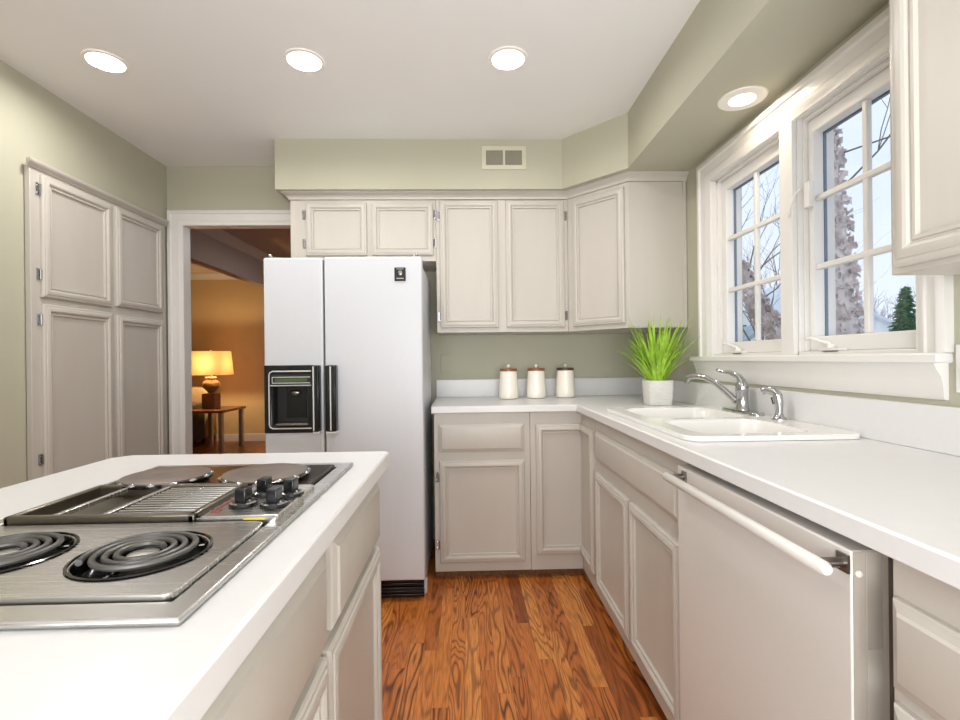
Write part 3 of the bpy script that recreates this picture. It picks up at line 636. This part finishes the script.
# ---------------------------------------------------------------- canisters and plant
CTR = CT1 + .0008
def canister(x, y, label, lidm, dz=0):
    e_ = empty('canister', (x, y, CTR), label, 'canister', 'ceramic canisters along the backsplash')
    h = .170
    obj('jar', MB().lathe([(.046, 0), (.056, .004), (.0605, .013), (.0605, .032), (.0585, .074), (.0545, .126), (.0520, h), (.050, h + .001)], (x, y, CTR), 36), 'canister', e_)
    lid = obj('lid', MB().lathe([(.050, h), (.0535, h + .001), (.0535, h + .013), (.050, h + .0165), (.02, h + .018)], (x, y, CTR), 36), lidm, e_)
    obj('knob', MB().lathe([(.004, h + .017), (.005, h + .022), (.009, h + .026), (.0105, h + .032), (.008, h + .039), (.003, h + .042)], (x, y, CTR), 20), 'canister', lid)
canister(.255, 2.962, 'cream ceramic canister with copper lid, nearest the refrigerator', 'copper')
canister(.430, 2.985, 'cream ceramic canister standing between the two other canisters', 'copper')
canister(.618, 3.010, 'cream ceramic canister with dark brown lid, nearest the plant', 'walnut')

px_, py_ = .985, 2.46
pt = empty('potted_grass', (px_, py_, CTR), 'bright green grass plant in a white square pot in the counter corner', 'plant')
rings = []
for hw, z in ((.056, 0), (.059, .004), (.064, .122), (.0635, .127), (.057, .127), (.056, .108)):
    rings.append([(x, y, CTR + z) for x, y in rrect(px_ - hw, px_ + hw, py_ - hw, py_ + hw, .022, 5)])
obj('pot', MB().loft(rings, True, False), 'pot', pt, sharp=50)
obj('soil', MB().loft([[(x, y, CTR + z) for x, y in rrect(px_ - .055, px_ + .055, py_ - .055, py_ + .055, .02, 5)] for z in (.10, .110)]), 'soil', pt)
gm = MB(); rg = random.Random(5)
def blade(p0, ang, lean, length, wd):
    dx, dy = math.cos(ang), math.sin(ang); nseg = 8; pts = []; p = Vector(p0); tilt = lean * .62
    for k in range(nseg + 1):
        pts.append(p.copy()); tt = tilt + lean * .95 * (k / nseg) ** 1.5
        p = p + Vector((dx * math.sin(tt), dy * math.sin(tt), math.cos(tt))) * (length / nseg)
    side = Vector((-dy, dx, 0)); vs = []; fs = []
    for k, q in enumerate(pts):
        wk = wd * (0.75 + .5 * math.sin(min(1, k / nseg * 1.4) * PI * .5)) * (1 - (k / nseg) ** 3) + .0004
        up = Vector((dx, dy, 0)) * wk * .35
        vs += [q - side * wk, q + up, q + side * wk]
    for k in range(nseg):
        a = 3 * k; fs += [(a, a + 1, a + 4, a + 3), (a + 1, a + 2, a + 5, a + 4)]
    gm.add(vs, fs)
for i in range(112):
    a = rg.uniform(0, 2 * PI); r = .046 * math.sqrt(rg.random())
    ln = rg.uniform(.28, .38); lean = rg.choice([rg.uniform(.1, .5), rg.uniform(.4, .95), rg.uniform(.7, 1.25)])
    if lean > .8: ln *= .9
    ex = px_ + math.cos(a) * math.sin(lean) * ln
    if ex > XR - .03: lean *= .6
    blade((px_ + r * math.cos(a), py_ + r * math.sin(a), CTR + .108), a + rg.uniform(-.4, .4), lean, ln, rg.uniform(.0038, .0062))
for a, lean, ln in ((PI * 1.02, 1.15, .29), (PI * .98, 1.5, .29), (PI * 1.1, 1.0, .31)): blade((px_ - .04, py_, CTR + .108), a, lean, ln, .0042)
obj('grass_blades', gm, 'leaf', pt)

# ---------------------------------------------------------------- island
IX1 = -.210; IX0 = -.920; IY1 = 1.298
isl = empty('island_cabinet', (-.56, .45, 0), 'greige island base cabinet with drawers and doors under the cooktop counter', 'island')
fi = Fr((-.250, 0, 0), (0, 1, 0), (1, 0, 0))
mb = MB(); mb.box(-.270, -.250, -.30, IY1 - .022, TK, .890); mb.box(-.895, -.875, -.30, IY1 - .022, TK, .890); mb.box(-.875, -.270, IY1 - .042, IY1 - .022, TK, .890); mb.box(-.875, -.270, -.30, -.28, TK, .890)
obj('cabinet_body', mb, 'cab', isl, bevel=.0015)
obj('toe_kick', box(-.85, -.29, -.25, IY1 - .07, 0, TK + .01), 'lamp_wood', isl)
for a0, a1 in ((.842, 1.262), (.335, .793), (-.2, .30)): obj('drawer', panel(fi, a0, a1, .705, .862, DRAWER), 'cab', isl)
for a0, a1 in ((.812, 1.268), (.335, .798), (-.2, .30)): obj('door', panel(fi, a0, a1, .10, .686), 'cab', isl)
CK = (-.712, -.266, .447, 1.122)
io = slab([(IX0, -.34), (IX1, -.34), (IX1, IY1 - .012), (IX1 - .012, IY1), (IX0 + .03, IY1), (IX0, IY1 - .03)], [[(CK[0] + .02, CK[2] + .02), (CK[1] - .02, CK[2] + .02), (CK[1] - .02, CK[3] - .02), (CK[0] + .02, CK[3] - .02)]], CT0, CT1)
ito = obj('island_countertop', io, 'counter', None, bevel=.004, seg=2)
tag(ito, 'white laminate island countertop holding the downdraft cooktop', 'countertop')
# cooktop
ck = empty('cooktop', (-.49, .78, CT1), 'stainless downdraft cooktop with coil and disk burners set in the white island', 'cooktop')
ZK = CT1 + .008
trim_ = slab([(CK[0], CK[2]), (CK[1], CK[2]), (CK[1], CK[3]), (CK[0], CK[3])], [[(-.690, .482), (-.294, .482), (-.294, 1.088), (-.690, 1.088)]], CT1 + .0005, ZK)
obj('steel_frame', trim_, 'steel', ck, bevel=.003)
ZN = ZK + .004
wells = [(-.394, .592), (-.568, .598)]
n_ = slab(rrect(-.688, -.296, .486, .706, .012, 4), [circ(x, y, .069, 40) for x, y in wells], CT1 - .002, ZN)
cart = obj('coil_cartridge', n_, 'steel', ck, bevel=.002, label='stainless cartridge with two coil burners')
for x, y in wells:
    bn = obj('coil_burner', MB().lathe([(.068, ZN - CT1 - .001), (.074, ZN - CT1 + .0015), (.071, ZN - CT1 + .0022), (.065, -.006), (.02, -.014), (.0, -.014)], (x, y, CT1), 40, False, False), 'pan', ck, label='black drip pan with grey spiral coil')
    cm = MB(); pts = []; turns = 3.5; nn = 120
    for k in range(nn + 1):
        a = 2 * PI * turns * k / nn + .6; r = .0205 + (.0605 - .0205) * k / nn; pts.append((x + r * math.cos(a), y + r * math.sin(a), ZN + .004))
    cm.tube(pts, .0037, 8); obj('coil', cm, 'coil', bn)
    obj('coil_centre', MB().lathe([(.017, 0), (.017, .003), (.012, .004)], (x, y, ZN - .002), 20), 'steel', bn)
    sr = MB()
    for q in range(3):
        a = q * 2 * PI / 3 + .5; sr.tube([(x + .012 * math.cos(a), y + .012 * math.sin(a), ZN - .003), (x + .064 * math.cos(a), y + .064 * math.sin(a), ZN - .003)], .0022, 6)
    obj('coil_support', sr, 'chrome', bn)
# far cartridge
gcart = obj('glass_cartridge', MB().loft([[(x, y, z) for x, y in rrect(-.690 + i, -.296 - i, .902 + i, 1.084 - i, .008, 4)] for i, z in ((0, CT1), (0, ZN - .002), (.002, ZN))]), 'glass_top', ck, label='dark brown glass cartridge with two disk burners')
for x, y, r in ((-.402, .966, .083), (-.590, .956, .080)):
    pn = obj('disk_burner', MB().lathe([(r * .86, .0), (r, .003), (r * 1.0, .008), (r * .93, .010), (r * .9, .006)], (x, y, ZN + .0005), 44), 'pan', ck, label='brown iron disk burner on black ring')
    ft = MB()
    for k in range(14):
        a = 2 * PI * k / 14; ft.sphere((x + r * .91 * math.cos(a), y + r * .91 * math.sin(a), ZN + .0085), .009, .009, .004, 10, 6)
    obj('chrome_bead_ring', ft, 'chrome', pn)
    obj('iron_disk', MB().lathe([(r * .88, .008), (r * .95, .0095), (r * .95, .0120), (r * .90, .0132), (r * .2, .0140), (r * .12, .0132), (.001, .0132)], (x, y, ZN + .0005), 48), 'disk', pn)
# centre downdraft with grate and control panel
obj('downdraft_well', box(-.688, -.405, .710, .898, CT1 - .012, CT1 - .004), 'blackmatte', ck)
gz = ZN + .001
gr = MB()
for x0, x1, y0, y1 in ((-.674, -.400, .712, .724), (-.674, -.400, .884, .896), (-.674, -.664, .712, .896), (-.412, -.400, .712, .896)): gr.box(x0, x1, y0, y1, CT1, gz + .009)
grt = obj('vent_grate', gr, 'steel_dark', ck, bevel=.003, label='dark steel downdraft vent grate')
gb = MB()
for x in (-.612, -.540): gb.box(x - .004, x + .004, .724, .884, gz, gz + .007)
obj('cross_bar', gb, 'steel', grt, bevel=.001)
for k in range(12):
    y = .733 + k * .0128; gb = box(-.532, -.414, y - .0028, y + .0028, gz + .001, gz + .006)
    obj('grate_slat', gb, 'steel', grt, bevel=.001)
obj('grease_filter', box(-.68, -.535, .726, .882, CT1 - .003, CT1 + .003), 'steel_dark', grt)
cp = obj('control_panel', MB().loft([[(x, y, z) for x, y in rrect(-.398 + i, -.283 - i, .716 + i, .896 - i, .006, 3)] for i, z in ((0, CT1), (0, ZN + .002), (.002, ZN + .004))]), 'steel', ck)
sp_ = box(-.398, -.283, .7125, .7158, ZN - .001, ZN + .003); obj('panel_edge', sp_, 'steel', cp); obj('edge_stain', box(-.330, -.298, .7120, .7126, ZN - .0005, ZN + .0025), 'yellow', cp, label='yellow stain on the panel edge')
pz = ZN + .004
mk = MB(); mk.box(-.392, -.378, .735, .748, pz, pz + .0008); mk.box(-.392, -.386, .752, .80, pz, pz + .0006); obj('panel_marking', mk, 'red', cp)
for x, y in ((-.357, .772), (-.306, .766), (-.350, .834), (-.302, .826)):
    k_ = obj('knob', MB().lathe([(.0205, 0), (.0215, .002), (.020, .005), (.013, .008), (.011, .010)], (x, y, pz), 28), 'black', cp)
    g_ = MB().loft([[(x - .009 * s_, y - .013 * s_, z), (x + .009 * s_, y - .013 * s_, z), (x + .009 * s_, y + .013 * s_, z), (x - .009 * s_, y + .013 * s_, z)] for s_, z in ((.9, pz + .006), (1, pz + .012), (.95, pz + .028))])
    obj('grip', g_, 'black', k_, bevel=.002)
    obj('skirt_ring', MB().lathe([(.0185, .0035), (.020, .0052), (.017, .0065)], (x, y, pz), 28, False, False), 'chrome', k_)

# ---------------------------------------------------------------- living room seen through the doorway
TX0, TX1, TY0, TY1, TZ = -3.66, -3.14, 6.25, 6.90, .56
stb = empty('side_table', (-3.5, 6.58, 0), 'wooden side table with square metal legs under the lit lamp', 'table')
obj('tabletop', box(TX0, TX1, TY0, TY1, TZ - .035, TZ), 'table_wood', stb, bevel=.006)
for x in (TX0 + .05, TX1 - .05):
    for y in (TY0 + .05, TY1 - .05): obj('leg', box(x - .025, x + .025, y - .025, y + .025, 0, TZ - .035), 'table_leg', stb, bevel=.004)
lx, ly = -3.48, 6.62
lp = empty('table_lamp', (lx, ly, TZ), 'lit table lamp with cream shade and round ceramic base', 'lamp')
obj('lamp_block', box(lx - .085, lx + .085, ly - .085, ly + .085, TZ, TZ + .20), 'lamp_wood', lp, bevel=.006)
obj('lamp_base', MB().lathe([(.05, .20), (.04, .215), (.055, .235), (.105, .285), (.112, .32), (.095, .36), (.045, .395), (.04, .405)], (lx, ly, TZ), 28), 'lamp_ceramic', lp)
obj('lamp_neck', MB().lathe([(.07, .402), (.075, .41), (.07, .425), (.015, .43), (.012, .50)], (lx, ly, TZ), 24), 'chrome', lp)
sh = MB(); q0 = []
for hw, z in ((.228, .450), (.202, .770)):
    q0.append([(x, y, TZ + z) for x, y in rrect(lx - hw, lx + hw, ly - hw * .8, ly + hw * .8, .02, 3)])
sho = obj('lamp_shade', sh.loft(q0, False, False), 'shade', lp)
obj('finial', MB().lathe([(.006, .74), (.006, .775), (.012, .782), (.004, .80)], (lx, ly, TZ), 12), 'chrome', lp)
l = bpy.data.lights.new('lamp_bulb', 'POINT'); l.energy = 28; l.color = (1.0, .70, .37); l.shadow_soft_size = .04
lo = bpy.data.objects.new('lamp_bulb', l); col.objects.link(lo); lo.parent = lp; lo.location = (0, 0, .60)
so = empty('sofa', (-4.6, 6.7, 0), 'tan upholstered sofa end just left of the lamp table', 'sofa')
def cushion(x0, x1, y0, y1, z0, z1): return MB().loft([[(x, y, z) for x, y in rrect(x0 + i, x1 - i, y0 + i, y1 - i, .05, 4)] for i, z in ((.02, z0), (0, z0 + .03), (0, z1 - .05), (.015, z1 - .015), (.05, z1))])
obj('arm', cushion(-3.95, -3.70, 6.30, 6.90, .10, .62), 'sofa_shade', so)
obj('backrest', cushion(-5.6, -3.70, 6.91, 7.20, .10, .83), 'sofa', so)
obj('seat', cushion(-5.6, -3.96, 6.30, 6.90, .10, .46), 'sofa', so)
for x in (-3.84, -5.5):
    for y in (6.38, 7.1): obj('foot', box(x - .03, x + .03, y - .03, y + .03, 0, .11), 'lamp_wood', so)

# ---------------------------------------------------------------- outdoors
struct('ground', box(1.6, 60, -20, 60, -.7, -.6), 'ground', smooth=False)
def wob(seed):
    r = random.Random(seed); ph = [(r.uniform(0, 6.3), r.uniform(2, 7), r.uniform(3, 12)) for _ in range(6)]
    return lambda a, z: sum(math.sin(p + k1 * a + k2 * z) for p, k1, k2 in [(p, round(k1), k2) for p, k1, k2 in ph]) / 6
def birch(path, radii, seed, label, nflake):
    p0 = path[0]; e_ = empty('birch_tree', p0, label, 'tree', 'river birches outside the window')
    P_ = [Vector(p) for p in path]; f_ = wob(seed); rings = []; n = 22; ns = 60; tot = len(P_) - 1; cen = []
    for i in range(ns + 1):
        t_ = i / ns * tot; k = min(int(t_), tot - 1); q = P_[k].lerp(P_[k + 1], t_ - k); rad = radii[k] + (radii[k + 1] - radii[k]) * (t_ - k)
        d = (P_[k + 1] - P_[k]).normalized(); u = d.orthogonal().normalized() if abs(d.z) < .7 else Vector((1, 0, 0)) - d * d.x; u.normalize(); v_ = d.cross(u)
        cen.append((q, rad, u, v_, d)); rings.append([tuple(q + (u * math.cos(2 * PI * j / n) + v_ * math.sin(2 * PI * j / n)) * rad * (1 + .14 * f_(2 * PI * j / n, q.z * 3))) for j in range(n)])
    obj('trunk', MB().loft(rings), 'bark_in', e_)
    fl = MB(); r = random.Random(seed + 1)
    for i in range(nflake):
        q, rad, u, v_, d = cen[r.randrange(3, ns - 2)]; a = r.uniform(0, 2 * PI); out = u * math.cos(a) + v_ * math.sin(a); tan = out.cross(d) * r.choice((1, -1))
        base = q + out * rad * 1.02 + d * r.uniform(-.05, .05); wd = r.uniform(.02, .06); ln = r.uniform(.03, .085); curl = r.uniform(.5, 2.2)
        rows = 5; cols = 4; vs = []; fs = []
        for k in range(rows):
            s_ = k / (rows - 1); ang = curl * s_
            off = tan * (ln * math.sin(ang) / max(curl, .2)) + out * (ln * (1 - math.cos(ang)) / max(curl, .2) * 1.1 + .004)
            for j in range(cols):
                c_ = j / (cols - 1) - .5; vs.append(base + off + d * (c_ * wd * (1 - .35 * s_) + r.uniform(-.006, .006) * (1 + 2 * s_)) + out * r.uniform(-.004, .004))
        for k in range(rows - 1):
            for j in range(cols - 1): a_ = k * cols + j; fs.append((a_, a_ + 1, a_ + cols + 1, a_ + cols))
        fl.add(vs, fs)
    obj('peeling_bark', fl, 'bark', e_)
    return e_
bt = birch([(3.14, 4.02, -.6), (3.13, 4.03, .6), (3.10, 4.04, 1.35), (3.06, 4.05, 2.0), (3.03, 4.06, 2.8), (3.02, 4.1, 3.6)], [.23, .225, .215, .19, .15, .11], 3, 'upright peeling birch trunk outside the right window sash', 1300)
br = MB()
def limb(mb, p, d, ln, r, depth, rnd, spread=.7, nb=3, taper=.55):
    pts = [Vector(p)]; d = Vector(d).normalized(); rr = [r]
    for k in range(4):
        d = (d + Vector((rnd.uniform(-1, 1), rnd.uniform(-1, 1), rnd.uniform(-.6, .9))) * .22).normalized(); pts.append(pts[-1] + d * ln / 4); rr.append(r * (1 - (1 - taper) * (k + 1) / 4))
    mb.tube(pts, rr, 5)
    if depth > 0:
        for b_ in range(nb):
            k = rnd.randint(2, 4); nd = (d + Vector((rnd.uniform(-1, 1), rnd.uniform(-1, 1), rnd.uniform(-.4, 1))) * spread).normalized()
            limb(mb, pts[k], nd, ln * rnd.uniform(.55, .8), rr[k] * .62, depth - 1, rnd, spread, nb, taper)
rn = random.Random(11)
limb(br, (3.09, 4.0, 2.5), (.5, -.6, .5), .9, .009, 2, rn, .8, 3)
limb(br, (3.07, 4.0, 2.85), (.8, -.9, .1), .9, .008, 2, rn, .8, 3)
limb(br, (3.09, 4.0, 2.1), (-.5, .8, .5), .4, .008, 2, rn, .8, 3)
obj('branch', br, 'twig', bt)
bt2 = birch([(3.55, 5.0, -.6), (3.50, 5.0, .4), (3.39, 5.0, 1.14), (3.28, 5.0, 1.42), (3.16, 5.0, 1.58), (3.07, 5.0, 1.74), (2.97, 5.02, 1.98), (2.88, 5.05, 2.3)], [.12, .11, .095, .085, .075, .062, .045, .02], 9, 'leaning peeling birch trunk outside the left window sash', 520)
br = MB(); rn = random.Random(4)
for p, d in (((2.97, 5.02, 1.98), (.3, 0, 1)), ((3.07, 5.0, 1.74), (.8, .2, .7)), ((3.0, 5.0, 1.9), (.7, -.2, .9)), ((2.9, 5.04, 2.2), (.4, .1, .9)), ((2.97, 5.02, 1.98), (.9, .1, .6))): limb(br, p, d, .65, .009, 2, rn, .8, 3)
obj('branch', br, 'twig', bt2)
def gable(name, x0, x1, y, depth, zb, ze, zr, label, xr=None, m='siding', rm='roof', wins=()):
    xr = xr if xr is not None else (x0 + x1) / 2; e_ = empty(name, ((x0 + x1) / 2, y, -.6), label, 'house', 'houses across the yard')
    obj('wall', MB().loft([[(x0, yy, -.6), (x1, yy, -.6), (x1, yy, ze), (xr, yy, zr), (x0, yy, ze)] for yy in (y, y + depth)]), m, e_, smooth=False)
    t_ = .14; ov = .35
    for xa, za, xb, zb2 in ((x0, ze, xr, zr), (xr, zr, x1, ze)):
        sl = (zb2 - za) / (xb - xa); xa2 = xa - ov if xa == x0 else xa; xb2 = xb + ov if xb == x1 else xb; za2 = za + sl * (xa2 - xa); zb3 = zb2 + sl * (xb2 - xb)
        obj('roof', MB().loft([[(xa2, yy, za2), (xb2, yy, zb3), (xb2, yy, zb3 + t_), (xa2, yy, za2 + t_)] for yy in (y - ov, y + depth + ov)]), rm, e_, smooth=False)
    for a0, a1, c0, c1 in wins: obj('window', box(a0, a1, y - .05, y, c0, c1), 'house_glass', e_)
gable('house', 14.0, 19.8, 22, 9, -.6, 2.6, 4.5, 'white gabled house behind the upright birch trunk', 15.4, wins=((17.3, 18.1, 1.3, 2.2),))
gable('house', 11.95, 13.2, 21.0, 4, -.6, 2.9, 3.5, 'small pale house with windows seen through the left window sash', m='siding', rm='roof', wins=((12.1, 12.4, 1.7, 2.6), (12.6, 12.9, 1.7, 2.6)))
po = gable('garden_shed', 9.7, 11.6, 17.0, 2.2, -.6, 1.6, 2.2, 'low shed with grey blue roof in front of the small pale house', m='siding', rm='roof_grey')
def bare(x, y, zt, seed, label, n=5, r=.07, m='twig', wide=.5):
    e_ = empty('bare_tree', (x, y, -.6), label, 'tree', 'bare winter trees across the yard'); rnd = random.Random(seed); h = zt + .6
    tk = MB().tube([(x, y, -.6), (x + .05, y, h * .2 - .6), (x, y, h * .42 - .6)], [r * 1.4, r * 1.1, r], 7); obj('trunk', tk, m, e_)
    mb = MB()
    for k in range(n):
        a = 2 * PI * k / n + rnd.uniform(-.4, .4); limb(mb, (x, y, h * rnd.uniform(.22, .42) - .6), (wide * math.cos(a), wide * math.sin(a), 1), h * .36, r * .6, 3, rnd, .75, 3)
    obj('branch', mb, m, e_)
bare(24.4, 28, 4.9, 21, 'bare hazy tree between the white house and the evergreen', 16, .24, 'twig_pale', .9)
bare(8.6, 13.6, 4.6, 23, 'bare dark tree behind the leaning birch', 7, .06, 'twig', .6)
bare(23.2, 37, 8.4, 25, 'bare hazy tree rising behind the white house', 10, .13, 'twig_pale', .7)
ev = empty('evergreen_tree', (13.12, 14, -.6), 'dark green evergreen at the right edge of the window view', 'tree')
obj('trunk', MB().lathe([(.14, 0), (.12, .6)], (13.12, 14, -.6), 10), 'twig', ev)
em = MB(); rn = random.Random(3)
for k in range(520):
    t_ = rn.random() ** .8; z = -.2 + 3.4 * t_; rad = .68 * (1 - t_) + .04; a = rn.uniform(0, 2 * PI); rr = rad * rn.uniform(.35, 1.0)
    c = Vector((13.12 + rr * math.cos(a), 14 + rr * math.sin(a), z)); o_ = Vector((math.cos(a), math.sin(a), rn.uniform(-.5, .3))).normalized(); s_ = Vector((-math.sin(a), math.cos(a), 0)); ln = .30 * (1 - .6 * t_)
    em.add([c - s_ * ln * .45, c + o_ * ln, c + s_ * ln * .45, c + Vector((0, 0, ln * .5))], [(0, 1, 3), (1, 2, 3), (0, 1, 2)])
em.lathe([(.5, 0), (.03, 3.2)], (13.12, 14, -.25), 12)
obj('foliage', em, 'evergreen', ev, smooth=False)
